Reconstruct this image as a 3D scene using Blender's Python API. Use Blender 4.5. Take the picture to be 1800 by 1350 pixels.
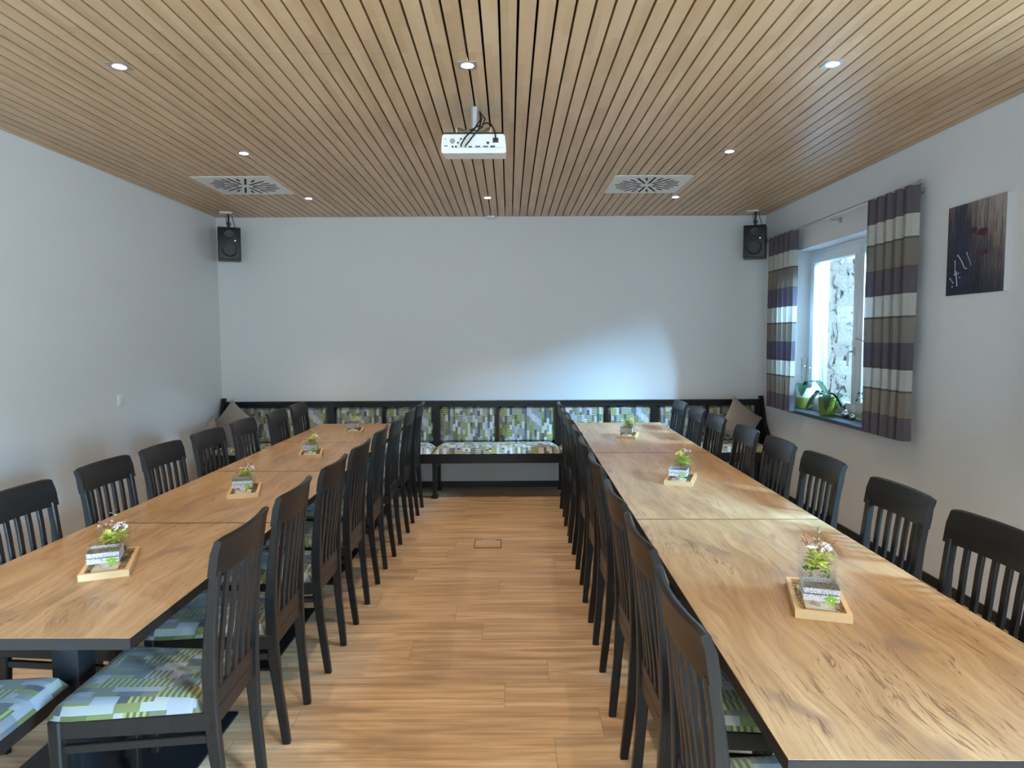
import bpy, bmesh, math, random
from mathutils import Vector, Matrix
C = bpy.context.scene.collection
PI = math.pi
for o in list(bpy.data.objects): bpy.data.objects.remove(o)

# ------------------------------------------------------------ camera
F_PX = 1165.0
CAM = Vector((0, 0, 1.586))
pitch = math.atan(81/F_PX); yaw = math.radians(.25); roll = .005
fw = Vector((math.sin(yaw)*math.cos(pitch), math.cos(yaw)*math.cos(pitch), -math.sin(pitch)))
r0 = Vector((math.cos(yaw), -math.sin(yaw), 0)); u0 = r0.cross(fw)
rt = math.cos(roll)*r0 - math.sin(roll)*u0; up = rt.cross(fw)
cd = bpy.data.cameras.new('camera'); cam = bpy.data.objects.new('camera', cd); C.objects.link(cam)
cd.sensor_width = 36; cd.lens = F_PX/1800*36; cd.clip_start = .05; cd.clip_end = 200
cam.matrix_world = Matrix(((rt.x, up.x, -fw.x, CAM.x), (rt.y, up.y, -fw.y, CAM.y), (rt.z, up.z, -fw.z, CAM.z), (0, 0, 0, 1)))
bpy.context.scene.camera = cam

# ------------------------------------------------------------ world, exposure
SKY = 1.1
w = bpy.data.worlds.new('world'); bpy.context.scene.world = w; w.use_nodes = True
bg = w.node_tree.nodes['Background']; bg.inputs[0].default_value = (.62, .82, 1.0, 1); bg.inputs[1].default_value = SKY
vs = bpy.context.scene.view_settings
vs.view_transform = 'Standard'; vs.look = 'None'; vs.gamma = 1; vs.use_curve_mapping = False
vs.exposure = 1.42
LAMP_W = 40.0
LAMP_COL = (1.0, .78, .52)

# bright hazy daylight from over the retaining wall (very soft sun)
sd = bpy.data.lights.new('daylight', 'SUN'); sd.energy = 42.0; sd.color = (.32, .64, 1.0); sd.angle = math.radians(40)
so_ = bpy.data.objects.new('daylight', sd); C.objects.link(so_)
so_.rotation_euler = Vector((-.80, .45, -.46)).to_track_quat('-Z', 'Y').to_euler(); so_.location = (9, 0, 8)
# ------------------------------------------------------------ room numbers
XL, XR, YB, YF, ZC = -3.035, 2.688, 7.0, -2.6, 2.846
WT = .34
WINS = [(4.50, 6.33, .905, 2.38), (1.17, 3.00, .905, 2.38), (-1.9, -.2, .905, 2.38)]
for (ya, yb, za, zb) in WINS:                       # sky portals in the window openings
    ld = bpy.data.lights.new('window_portal', 'AREA'); ld.shape = 'RECTANGLE'
    ld.size = zb-za; ld.size_y = yb-ya; ld.cycles.is_portal = True
    lo = bpy.data.objects.new('window_portal', ld); C.objects.link(lo)
    lo.location = (XR+WT-.01, (ya+yb)/2, (za+zb)/2); lo.rotation_euler = (0, PI/2, 0)
FW = (-2.3, 1.9, .30, 2.40)                       # unseen front window behind the camera, added to let fill light in
def fill_area(w_, h_, loc, rot, power):            # fill lamp added outside an out-of-view window to brighten the walls
    ld = bpy.data.lights.new('window_daylight', 'AREA'); ld.shape = 'RECTANGLE'; ld.size = w_; ld.size_y = h_
    ld.energy = power; ld.color = (.74, .89, 1.0)
    lo = bpy.data.objects.new('window_daylight', ld); C.objects.link(lo); lo.location = loc; lo.rotation_euler = rot
fill_area(1.4, 1.7, (XR+WT+.05, 2.085, 1.64), (0, PI/2, 0), 34)
fill_area(1.4, 1.6, (XR+WT+.05, -1.05, 1.64), (0, PI/2, 0), 110)
fill_area(4.0, 2.0, (-.2, YF-.35, 1.35), (PI/2, 0, 0), 28)

# ------------------------------------------------------------ node helpers
def new_mat(name):
    m = bpy.data.materials.new(name); m.use_nodes = True
    nt = m.node_tree; b = nt.nodes['Principled BSDF']
    return m, nt, b
class NT:
    def __init__(s, nt): s.nt = nt
    def n(s, t, **k):
        x = s.nt.nodes.new(t)
        for a, v in k.items(): setattr(x, a, v)
        return x
    def put(s, sock, v):
        if v is None: return
        if hasattr(v, 'links') or isinstance(v, bpy.types.NodeSocket): s.nt.links.new(v, sock)
        else: sock.default_value = v
    def math(s, op, a, b=None, c=None):
        x = s.n('ShaderNodeMath', operation=op)
        s.put(x.inputs[0], a); s.put(x.inputs[1], b); s.put(x.inputs[2], c)
        return x.outputs[0]
    def vmath(s, op, a, b=None):
        x = s.n('ShaderNodeVectorMath', operation=op)
        s.put(x.inputs[0], a); s.put(x.inputs[1], b)
        return x.outputs[0]
    def comb(s, x=0., y=0., z=0.):
        c = s.n('ShaderNodeCombineXYZ')
        s.put(c.inputs[0], x); s.put(c.inputs[1], y); s.put(c.inputs[2], z)
        return c.outputs[0]
    def sep(s, v):
        c = s.n('ShaderNodeSeparateXYZ'); s.put(c.inputs[0], v); return c.outputs
    def noise(s, v, scale=5., detail=2., rough=.5, dist=0.):
        x = s.n('ShaderNodeTexNoise'); s.put(x.inputs['Vector'], v)
        x.inputs['Scale'].default_value = scale; x.inputs['Detail'].default_value = detail
        x.inputs['Roughness'].default_value = rough; x.inputs['Distortion'].default_value = dist
        return x.outputs[0]
    def wn(s, v):
        x = s.n('ShaderNodeTexWhiteNoise', noise_dimensions='3D'); s.put(x.inputs['Vector'], v); return x.outputs[0]
    def ramp(s, f, stops, const=False):
        x = s.n('ShaderNodeValToRGB'); cr = x.color_ramp
        if const: cr.interpolation = 'CONSTANT'
        while len(cr.elements) > 1: cr.elements.remove(cr.elements[-1])
        for i, (p, c) in enumerate(stops):
            e = cr.elements[0] if i == 0 else cr.elements.new(p)
            e.position = p; e.color = (c[0], c[1], c[2], 1) if not isinstance(c, (int, float)) else (c, c, c, 1)
        s.put(x.inputs[0], f); return x.outputs[0]
    def mix(s, f, a, b, mode='MIX'):
        x = s.n('ShaderNodeMix', data_type='RGBA', blend_type=mode)
        def col(v): return (v[0], v[1], v[2], 1) if isinstance(v, tuple) else v
        s.put(x.inputs[0], f); s.put(x.inputs[6], col(a)); s.put(x.inputs[7], col(b))
        return x.outputs[2]
    def bump(s, h, strength=.2, dist=.01):
        x = s.n('ShaderNodeBump'); x.inputs['Strength'].default_value = strength; x.inputs['Distance'].default_value = dist
        s.put(x.inputs['Height'], h); return x.outputs[0]
    def uv(s): return s.n('ShaderNodeTexCoord').outputs['UV']
    def obj(s): return s.n('ShaderNodeTexCoord').outputs['Object']
    def rnd(s): return s.n('ShaderNodeObjectInfo').outputs['Random']
def plain(name, col, rough=.5, metal=0., noise=.0, nscale=30., bump=0., spec=.5, coat=0.):
    m, nt, b = new_mat(name); N = NT(nt)
    b.inputs['Roughness'].default_value = rough; b.inputs['Metallic'].default_value = metal
    b.inputs['Specular IOR Level'].default_value = spec
    b.inputs['Coat Weight'].default_value = coat
    o = N.obj(); f = N.noise(o, nscale, 3.)
    lo = tuple(c*(1-noise) for c in col); hi = tuple(min(1, c*(1+noise)) for c in col)
    N.put(b.inputs['Base Color'], N.mix(f, lo, hi))
    if bump: N.put(b.inputs['Normal'], N.bump(f, bump, .004))
    return m

# ------------------------------------------------------------ materials
M = {}
M['wall'] = plain('wall_paint', (.70, .705, .71), .85, noise=.012, nscale=3, bump=.03)
M['white'] = plain('white_plastic', (.78, .78, .76), .35, noise=.02)
M['frame_white'] = plain('window_frame_white', (.80, .82, .83), .3, noise=.01)
M['black_plastic'] = plain('black_plastic', (.005, .006, .008), .45, noise=.1)
M['black_gloss'] = plain('black_gloss', (.004, .004, .005), .4, noise=.1)
M['cable'] = plain('cable_rubber', (.012, .012, .012), .5)
M['chrome'] = plain('chrome', (.75, .75, .76), .12, 1.)
M['steel'] = plain('brushed_steel', (.55, .55, .56), .35, 1., noise=.1)
M['alu'] = plain('aluminium', (.62, .62, .62), .4, .7, noise=.05)
M['socket_blue'] = plain('port_blue', (.10, .12, .35), .4)
M['port_dark'] = plain('port_dark', (.02, .02, .02), .5)
M['label_grey'] = plain('label_grey', (.30, .30, .31), .6)
M['black_metal'] = plain('black_metal', (.005, .006, .008), .45, .0, noise=.1)
M['edge_dark'] = plain('dark_edge_band', (.010, .007, .006), .45, noise=.2)
M['baseboard'] = plain('baseboard_black', (.005, .005, .007), .45)
M['slate'] = plain('slate', (.05, .075, .10), .35, noise=.3, nscale=14, bump=.05)
M['plate_dark'] = plain('vent_dark', (.006, .006, .006), .8)
M['vent'] = plain('vent_enamel', (.74, .75, .73), .35, noise=.02)
M['pillow'] = plain('pillow_cloth', (.30, .26, .24), .9, noise=.1, nscale=60, bump=.15)
M['tray'] = plain('bamboo', (.62, .42, .22), .45, noise=.12, nscale=18)
M['wax'] = plain('candle_wax', (.85, .82, .75), .4)
M['sand'] = plain('sand', (.62, .56, .46), .9, noise=.35, nscale=400, bump=.6)
M['pebble'] = plain('pebbles', (.24, .20, .17), .6, noise=.6, nscale=60)
M['moss'] = plain('moss', (.12, .10, .05), .9, noise=.6, nscale=120)
M['leaf_lime'] = plain('lime_leaf', (.42, .52, .06), .5, noise=.3, nscale=80)
M['leaf_yellow'] = plain('yellow_green_petal', (.70, .72, .16), .5, noise=.25, nscale=90)
M['leaf_green'] = plain('green_leaf', (.07, .16, .05), .5, noise=.3, nscale=60)
M['leaf_pale'] = plain('pale_leaf', (.42, .45, .28), .55, noise=.3, nscale=60)
M['berry'] = plain('pink_berry', (.45, .12, .12), .4, noise=.3)
M['bud'] = plain('white_bud', (.80, .76, .74), .5)
M['felt_green'] = plain('green_felt', (.22, .42, .03), .8, noise=.1)
M['orchid'] = plain('orchid_leaf', (.015, .05, .022), .4, noise=.25, nscale=20)
M['stem'] = plain('orchid_stem', (.10, .08, .05), .6, noise=.3)
M['stick'] = plain('support_stick', (.45, .28, .17), .6)
M['pot_lime'] = plain('lime_ceramic', (.26, .32, .04), .35, noise=.15, nscale=40)
M['pot_white'] = plain('white_ceramic', (.70, .70, .66), .3)
M['bark'] = plain('bark_chips', (.09, .06, .04), .9, noise=.7, nscale=90, bump=.6)
M['plaster_out'] = plain('outside_render', (.82, .84, .82), .9, noise=.02)
M['gravel'] = plain('gravel', (.35, .34, .31), .9, noise=.4, nscale=40)
M['canvas_edge'] = plain('canvas_edge', (.62, .62, .62), .8)

def emissive(name, col, s):
    m, nt, b = new_mat(name); b.inputs['Base Color'].default_value = (.8, .8, .8, 1)
    b.inputs['Emission Color'].default_value = (*col, 1); b.inputs['Emission Strength'].default_value = s
    return m
M['lamp'] = emissive('lamp_glow', (1, .93, .85), 14)
M['led'] = emissive('led_point', (.8, .9, 1), 3)

def glassy(name, tint, gl=.5):
    m = bpy.data.materials.new(name); m.use_nodes = True; nt = m.node_tree
    for x in list(nt.nodes): nt.nodes.remove(x)
    N = NT(nt); out = N.n('ShaderNodeOutputMaterial')
    t = N.n('ShaderNodeBsdfTransparent'); t.inputs[0].default_value = (*tint, 1)
    g = N.n('ShaderNodeBsdfGlossy'); g.inputs['Roughness'].default_value = .02; g.inputs[0].default_value = (.9, .95, 1, 1)
    lw = N.n('ShaderNodeLayerWeight'); lw.inputs[0].default_value = .5
    fr_ = N.math('ADD', N.math('MULTIPLY', N.math('POWER', lw.outputs['Facing'], 4.), .55), .05)
    mx = N.n('ShaderNodeMixShader')
    N.put(mx.inputs[0], N.math('MULTIPLY', fr_, gl)); N.put(mx.inputs[1], t.outputs[0]); N.put(mx.inputs[2], g.outputs[0])
    N.put(out.inputs[0], mx.outputs[0]); return m
M['pane'] = glassy('window_glass', (.96, .99, .99), .8)
M['glass'] = glassy('clear_glass', (.97, .985, .98), .8)

def mk_black_wood():
    m, nt, b = new_mat('black_stained_wood'); N = NT(nt)
    uv = N.uv(); s = N.vmath('MULTIPLY', uv, (160., 9., 1.))
    f = N.noise(s, 1., 4., .6)
    f2 = N.noise(N.obj(), 6., 2.)
    c = N.ramp(f, [(.3, (.006, .005, .0045)), (.7, (.012, .010, .009))])
    N.put(b.inputs['Base Color'], N.mix(N.math('MULTIPLY', f2, .3), c, (.014, .012, .012)))
    b.inputs['Roughness'].default_value = .34; b.inputs['Specular IOR Level'].default_value = .32
    N.put(b.inputs['Normal'], N.bump(f, .06, .002)); return m
M['bwood'] = mk_black_wood()

def mk_fabric(name, dark=1.):
    m, nt, b = new_mat(name); N = NT(nt)
    x, y, _ = N.sep(N.uv())
    u = N.math('DIVIDE', x, .026); v0 = N.math('DIVIDE', y, .075)
    ca = N.math('FLOOR', N.math('DIVIDE', u, 2.))
    v = N.math('ADD', v0, N.wn(N.comb(ca, 7.3, 0.)))
    row = N.math('FLOOR', v)
    br = N.wn(N.comb(ca, row, 3.1)); br2 = N.wn(N.comb(ca, row, 9.1))
    col = N.math('FLOOR', u)
    rf = N.math('FLOOR', N.math('ADD', v0, N.wn(N.comb(col, 2.2, 5.))))
    rr = N.wn(N.comb(col, rf, 1.7))
    k = dark
    cs = [(0, (.50, .49, .53)), (.15, (.09, .10, .11)), (.28, (.28, .29, .30)), (.42, (.56, .56, .51)), (.53, (.17, .18, .05)), (.65, (.28, .29, .09)),
          (.75, (.13, .14, .16)), (.84, (.42, .41, .45)), (.92, (.22, .23, .14))]
    base = N.ramp(rr, [(p, tuple(q*k for q in c)) for p, c in cs], True)
    fr = N.math('FRACT', N.math('MULTIPLY', v, 4.))
    st = N.math('GREATER_THAN', fr, .5)
    sc = N.mix(st, (.14*k, .16*k, .08*k), N.mix(N.math('GREATER_THAN', br2, .45), (.50*k, .48*k, .43*k), (.48*k, .48*k, .14*k)))
    c = N.mix(N.math('GREATER_THAN', br, .78), base, sc)
    wv = N.noise(N.vmath('MULTIPLY', N.uv(), (1., 1., 1.)), 900., 2.)
    N.put(b.inputs['Base Color'], N.mix(.25, c, N.mix(wv, (.1, .1, .1), (.9, .9, .9)), 'OVERLAY'))
    b.inputs['Roughness'].default_value = .85; b.inputs['Sheen Weight'].default_value = .15
    N.put(b.inputs['Normal'], N.bump(wv, .15, .001)); return m
M['fabric'] = mk_fabric('block_pattern_fabric', .95)
M['fabric_seat'] = mk_fabric('chair_seat_fabric', .46)

def mk_table_wood():
    m, nt, b = new_mat('rustic_oak_laminate'); N = NT(nt)
    x, y, z = N.sep(N.uv()); r = N.math('MULTIPLY', N.rnd(), 37.)
    p = N.comb(N.math('ADD', x, r), N.math('ADD', y, r), r)
    warp = N.noise(N.vmath('MULTIPLY', p, (2.2, .9, 1.)), 1., 3., .5)
    wx = N.math('ADD', N.math('ADD', x, r), N.math('MULTIPLY', warp, .35))
    g = N.noise(N.comb(N.math('MULTIPLY', wx, 80.), N.math('MULTIPLY', y, 3.2), r), 1., 6., .7, .4)
    g2 = N.noise(N.comb(N.math('MULTIPLY', wx, 12.), N.math('MULTIPLY', y, 1.6), N.math('ADD', r, 4.)), 1., 3., .5, .4)
    c = N.ramp(g2, [(.25, (.27, .155, .072)), (.5, (.40, .25, .125)), (.75, (.49, .325, .18))])
    c = N.mix(N.ramp(g, [(.42, .0), (.66, .62)]), c, (.25, .145, .07))
    # knots and dark cracks
    kn = N.noise(N.comb(N.math('MULTIPLY', wx, 9.), N.math('MULTIPLY', y, 3.4), N.math('ADD', r, 9.)), 1., 2., .5, .6)
    kf = N.ramp(kn, [(.605, 0.), (.70, .8)])
    cr = N.noise(N.comb(N.math('MULTIPLY', wx, 75.), N.math('MULTIPLY', y, 6.), N.math('ADD', r, 21.)), 1., 4., .65, 1.2)
    big = N.noise(N.vmath('MULTIPLY', p, (3., 2., 1.)), 1., 2.)
    cf = N.math('MULTIPLY', N.ramp(cr, [(.555, 0.), (.63, .9)]), N.ramp(big, [(.42, .0), (.56, 1.)]))
    c = N.mix(kf, c, (.24, .15, .10)); c = N.mix(cf, c, (.16, .09, .05))
    N.put(b.inputs['Base Color'], c)
    N.put(b.inputs['Roughness'], N.ramp(g, [(.3, .30), (.8, .42)]))
    N.put(b.inputs['Normal'], N.bump(N.math('SUBTRACT', 1., N.math('MAXIMUM', cf, N.math('MULTIPLY', g, .25))), .12, .002)); return m
M['table'] = mk_table_wood()

PITCH = .0738; GX0 = -.0314
def mk_slats():
    m, nt, b = new_mat('beech_slats'); N = NT(nt)
    x, y, z = N.sep(N.obj())
    sx = N.math('DIVIDE', N.math('SUBTRACT', x, GX0), PITCH); i = N.math('FLOOR', sx)
    half = N.math('FLOOR', N.math('MULTIPLY', sx, 2.))
    blk = N.math('FLOOR', N.math('ADD', N.math('MULTIPLY', y, 2.6), N.math('MULTIPLY', N.wn(N.comb(half, 1., 1.)), 7.)))
    r1 = N.wn(N.comb(half, blk, 4.)); r2 = N.wn(N.comb(i, 3., 8.))
    f = N.math('ADD', N.math('MULTIPLY', r1, .6), N.math('MULTIPLY', r2, .4))
    c = N.ramp(f, [(.0, (.47, .305, .165)), (.5, (.59, .40, .235)), (1., (.68, .485, .30))])
    g = N.noise(N.comb(N.math('MULTIPLY', x, 200.), N.math('MULTIPLY', y, 5.), 0.), 1., 4., .6)
    big = N.noise(N.obj(), .8, 2.)
    c = N.mix(N.math('MULTIPLY', g, .35), c, (.42, .27, .14))
    c = N.mix(N.math('MULTIPLY', big, .15), c, (.62, .46, .30))
    N.put(b.inputs['Base Color'], c); b.inputs['Roughness'].default_value = .40; return m
M['slats'] = mk_slats()

def mk_floor():
    m, nt, b = new_mat('vinyl_oak_planks'); N = NT(nt)
    o = N.obj(); x, y, z = N.sep(o)
    row = N.math('FLOOR', N.math('DIVIDE', N.math('ADD', y, .045), .2145))
    fy = N.math('FRACT', N.math('DIVIDE', N.math('ADD', y, .045), .2145))
    xs = N.math('ADD', N.math('DIVIDE', x, 1.27), N.wn(N.comb(row, 5., 2.)))
    pl = N.math('FLOOR', xs); fx = N.math('FRACT', xs)
    r1 = N.wn(N.comb(pl, row, 6.)); r9 = N.math('MULTIPLY', r1, 50.)
    gy = N.math('ADD', N.math('MULTIPLY', y, 42.), r9)
    g = N.noise(N.comb(N.math('MULTIPLY', x, 1.6), gy, r9), 1., 5., .6, .3)
    g2 = N.noise(N.comb(N.math('MULTIPLY', x, 1.2), N.math('ADD', N.math('MULTIPLY', y, 11.), r9), 3.), 1., 3., .5, .8)
    c = N.ramp(g2, [(.25, (.33, .20, .105)), (.5, (.53, .34, .19)), (.75, (.68, .475, .30))])
    c = N.mix(N.ramp(g, [(.42, 0.), (.68, .65)]), c, (.20, .12, .07))
    c = N.mix(N.math('MULTIPLY', r1, .22), c, (.52, .38, .26))
    e1 = N.math('LESS_THAN', fy, .009); e2 = N.math('LESS_THAN', fx, .0016)
    c = N.mix(N.math('MULTIPLY', N.math('MAXIMUM', e1, e2), .75), c, (.09, .06, .045))
    N.put(b.inputs['Base Color'], c)
    N.put(b.inputs['Roughness'], N.ramp(g, [(.3, .38), (.7, .50)]))
    N.put(b.inputs['Normal'], N.bump(g, .04, .003)); return m
M['floor'] = mk_floor()

BZ = [2.53, 2.37, 2.215, 2.03, 1.865, 1.71, 1.535, 1.37, 1.22, 1.045, .90]   # curtain band limits, top to bottom
def mk_curtain():
    m = bpy.data.materials.new('striped_curtain'); m.use_nodes = True; nt = m.node_tree
    for n in list(nt.nodes): nt.nodes.remove(n)
    N = NT(nt); out = N.n('ShaderNodeOutputMaterial')
    x, y, z = N.sep(N.obj())
    f = N.math('DIVIDE', N.math('SUBTRACT', z, .85), 1.75)
    cols = [(.16, .135, .17), (.66, .64, .58), (.30, .26, .22), (.15, .115, .16), (.68, .66, .62), (.33, .29, .25), (.14, .115, .16), (.68, .66, .62), (.36, .31, .265), (.17, .145, .18)]
    st = [(0, cols[-1])]
    for k in range(len(BZ)-2, 0, -1):
        p = (BZ[k]-.85)/1.75
        st.append((p-.0045, (.14, .11, .08))); st.append((p+.0015, cols[k-1]))
    c = N.ramp(f, st, True)
    wv = N.noise(N.vmath('MULTIPLY', N.obj(), (900., 900., 300.)), 1., 2.)
    c = N.mix(N.math('MULTIPLY', wv, .25), c, (.5, .5, .5))
    d = N.n('ShaderNodeBsdfDiffuse'); t = N.n('ShaderNodeBsdfTranslucent'); mx = N.n('ShaderNodeMixShader')
    N.put(d.inputs[0], c); N.put(t.inputs[0], c); mx.inputs[0].default_value = .5
    N.put(mx.inputs[1], d.outputs[0]); N.put(mx.inputs[2], t.outputs[0]); N.put(out.inputs[0], mx.outputs[0]); return m
M['curtain'] = mk_curtain()

def mk_lace():
    m = bpy.data.materials.new('white_lace'); m.use_nodes = True; nt = m.node_tree
    for n in list(nt.nodes): nt.nodes.remove(n)
    N = NT(nt); out = N.n('ShaderNodeOutputMaterial')
    v = N.n('ShaderNodeTexVoronoi', feature='DISTANCE_TO_EDGE'); N.put(v.inputs['Vector'], N.uv()); v.inputs['Scale'].default_value = 210.
    a = N.math('LESS_THAN', v.outputs[0], .22)
    x, y, z = N.sep(N.uv())
    t = N.n('ShaderNodeBsdfTransparent'); d = N.n('ShaderNodeBsdfDiffuse'); d.inputs[0].default_value = (.55, .55, .57, 1); mx = N.n('ShaderNodeMixShader')
    N.put(mx.inputs[0], N.math('MAXIMUM', a, .30)); N.put(mx.inputs[1], t.outputs[0]); N.put(mx.inputs[2], d.outputs[0]); N.put(out.inputs[0], mx.outputs[0]); return m
M['lace'] = mk_lace()

def mk_stone():
    m, nt, b = new_mat('granite_boulders'); N = NT(nt)
    f = N.noise(N.obj(), 45., 5., .7); g = N.noise(N.obj(), 4., 2.)
    c = N.ramp(f, [(.34, (.26, .28, .28)), (.5, (.50, .52, .52)), (.66, (.74, .75, .72))])
    N.put(b.inputs['Base Color'], N.mix(N.math('MULTIPLY', g, .4), c, (.52, .48, .36)))
    b.inputs['Roughness'].default_value = .9; N.put(b.inputs['Normal'], N.bump(f, .9, .03))
    at = N.n('ShaderNodeAttribute', attribute_name='joint')
    cc = b.inputs['Base Color'].links[0].from_socket
    N.put(b.inputs['Base Color'], N.mix(at.outputs['Fac'], cc, (.045, .05, .05))); return m
M['stone'] = mk_stone()      # 'joint' marks the darker gaps between the boulders

def mk_painting():
    m, nt, b = new_mat('streaky_painting'); N = NT(nt)
    x, y, z = N.sep(N.obj())         # y runs away from the camera (left in the view), z up; local, centre at 0
    s1 = N.noise(N.comb(0., N.math('MULTIPLY', y, 60.), N.math('MULTIPLY', z, 5.)), 1., 4., .65, .4)
    s2 = N.noise(N.comb(4., N.math('MULTIPLY', y, 8.), N.math('MULTIPLY', z, 3.)), 1., 3., .6)
    up_ = N.math('ADD', N.math('MULTIPLY', z, 1.6), N.math('MULTIPLY', y, -1.1))
    f = N.math('ADD', N.math('ADD', N.math('MULTIPLY', s1, .7), N.math('MULTIPLY', s2, .35)), N.math('MULTIPLY', up_, .5))
    c = N.ramp(f, [(.30, (.006, .010, .026)), (.47, (.032, .034, .055)), (.58, (.075, .060, .072)), (.68, (.19, .16, .15)), (.82, (.34, .30, .27))])
    band = N.math('ABSOLUTE', N.math('SUBTRACT', y, .10))
    c = N.mix(N.ramp(band, [(.02, .75), (.09, 0.)]), c, (.012, .02, .055))
    N.put(b.inputs['Base Color'], c); b.inputs['Roughness'].default_value = .6
    N.put(b.inputs['Normal'], N.bump(s1, .2, .002)); return m
M['painting'] = mk_painting()
M['poppy_stem'] = plain('stem_paint', (.045, .03, .04), .6)
M['poppy'] = plain('poppy_paint', (.06, .010, .030), .5, noise=.5, nscale=60)
M['paint_white'] = plain('white_paint_drop', (.45, .46, .46), .5)

# ------------------------------------------------------------ mesh helpers
class MB:
    def __init__(s): s.bm = bmesh.new()
    def box(s, x0, x1, y0, y1, z0, z1, mat=None, bev=0):
        v = [s.bm.verts.new(p) for p in ((x0, y0, z0), (x1, y0, z0), (x1, y1, z0), (x0, y1, z0), (x0, y0, z1), (x1, y0, z1), (x1, y1, z1), (x0, y1, z1))]
        fs = [s.bm.faces.new([v[i] for i in q]) for q in ((0, 3, 2, 1), (4, 5, 6, 7), (0, 1, 5, 4), (1, 2, 6, 5), (2, 3, 7, 6), (3, 0, 4, 7))]
        if bev:
            es = set(e for f in fs for e in f.edges)
            r = bmesh.ops.bevel(s.bm, geom=list(es), offset=bev, segments=2, profile=.5, affect='EDGES')
            v = list({q for f in r['faces'] for q in f.verts} | {q for q in v if q.is_valid})
        if mat is not None:
            for q in v: q.co = mat @ q.co
        return s
    def sweep(s, pts, sizes, side=Vector((0, 1, 0)), rnd=0):
        """rectangular section (a along side, b across) following pts"""
        rings = []
        n = len(pts); pts = [Vector(p) for p in pts]
        for i, p in enumerate(pts):
            t = (pts[min(i+1, n-1)]-pts[max(i-1, 0)]).normalized()
            sd = (side - t*side.dot(t)).normalized(); nn = t.cross(sd)
            a, b = sizes[i] if isinstance(sizes, list) else sizes
            a /= 2; b /= 2; c = min(a, b)*.3
            q = [(-a+c, -b), (a-c, -b), (a, -b+c), (a, b-c), (a-c, b), (-a+c, b), (-a, b-c), (-a, -b+c)]
            rings.append([s.bm.verts.new(p+sd*u+nn*v) for u, v in q])
        for i in range(n-1):
            for k in range(8):
                s.bm.faces.new((rings[i][k], rings[i][(k+1) % 8], rings[i+1][(k+1) % 8], rings[i+1][k]))
        s.bm.faces.new(rings[0][::-1]); s.bm.faces.new(rings[-1]); return s
    def tube(s, pts, r, seg=8, caps=True):
        pts = [Vector(p) for p in pts]; n = len(pts); rings = []; prev = None
        for i, p in enumerate(pts):
            t = (pts[min(i+1, n-1)]-pts[max(i-1, 0)]).normalized()
            if prev is None:
                a = Vector((0, 0, 1)) if abs(t.z) < .9 else Vector((1, 0, 0))
                prev = (a-t*a.dot(t)).normalized()
            prev = (prev-t*prev.dot(t)).normalized(); q = t.cross(prev)
            rr = r[i] if isinstance(r, (list, tuple)) else r
            rings.append([s.bm.verts.new(p+(prev*math.cos(2*PI*k/seg)+q*math.sin(2*PI*k/seg))*rr) for k in range(seg)])
        for i in range(n-1):
            for k in range(seg):
                s.bm.faces.new((rings[i][k], rings[i][(k+1) % seg], rings[i+1][(k+1) % seg], rings[i+1][k]))
        if caps: s.bm.faces.new(rings[0][::-1]); s.bm.faces.new(rings[-1])
        return s
    def lathe(s, prof, seg=24, at=(0, 0, 0), mat=None, caps=True):
        rings = []
        for r, z in prof:
            rings.append([s.bm.verts.new((mat or Matrix()) @ Vector((at[0]+r*math.cos(2*PI*k/seg), at[1]+r*math.sin(2*PI*k/seg), at[2]+z))) for k in range(seg)])
        for i in range(len(prof)-1):
            for k in range(seg):
                s.bm.faces.new((rings[i][k], rings[i][(k+1) % seg], rings[i+1][(k+1) % seg], rings[i+1][k]))
        if caps: s.bm.faces.new(rings[0][::-1]); s.bm.faces.new(rings[-1])
        return s
    def prism(s, poly, d, mat=None):
        """poly list of 3D points, extruded by vector d"""
        d = Vector(d); mt = mat or Matrix()
        a = [s.bm.verts.new(mt @ Vector(p)) for p in poly]; b = [s.bm.verts.new(mt @ (Vector(p)+d)) for p in poly]; n = len(poly)
        s.bm.faces.new(a[::-1]); s.bm.faces.new(b)
        for i in range(n): s.bm.faces.new((a[i], a[(i+1) % n], b[(i+1) % n], b[i]))
        return s
    def grid(s, fn, nu, nv, closed=False):
        v = [[s.bm.verts.new(fn(i/nu, j/nv)) for j in range(nv+1)] for i in range(nu+1)]
        for i in range(nu):
            for j in range(nv): s.bm.faces.new((v[i][j], v[i+1][j], v[i+1][j+1], v[i][j+1]))
        return s
    def ball(s, c, r, sub=1, sc=(1, 1, 1)):
        m = Matrix.Translation(c) @ Matrix.Diagonal((sc[0]*r, sc[1]*r, sc[2]*r, 1))
        bmesh.ops.create_icosphere(s.bm, subdivisions=sub, radius=1, matrix=m); return s
    def build(s, name, mat, parent=None, smooth=False, rotuv=False, loc=None, sub=0):
        bmesh.ops.recalc_face_normals(s.bm, faces=s.bm.faces)
        uvl = s.bm.loops.layers.uv.new('UVMap')
        for f in s.bm.faces:
            n = f.normal; ax = max(range(3), key=lambda i: abs(n[i]))
            f.smooth = smooth
            for l in f.loops:
                p = l.vert.co
                uv = (p.y, p.z) if ax == 0 else ((p.x, p.z) if ax == 1 else (p.x, p.y))
                if rotuv: uv = (uv[1], uv[0])
                l[uvl].uv = uv
        me = bpy.data.meshes.new(name); s.bm.to_mesh(me); s.bm.free()
        me.materials.append(mat if not isinstance(mat, str) else M[mat])
        o = bpy.data.objects.new(name, me); C.objects.link(o)
        if smooth == 'auto' or smooth:
            try: me.set_sharp_from_angle(angle=math.radians(38))
            except Exception: pass
        if parent: o.parent = parent
        if loc: o.location = loc
        if sub:
            md = o.modifiers.new('subdivision', 'SUBSURF'); md.levels = sub; md.render_levels = sub
        return o
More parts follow.
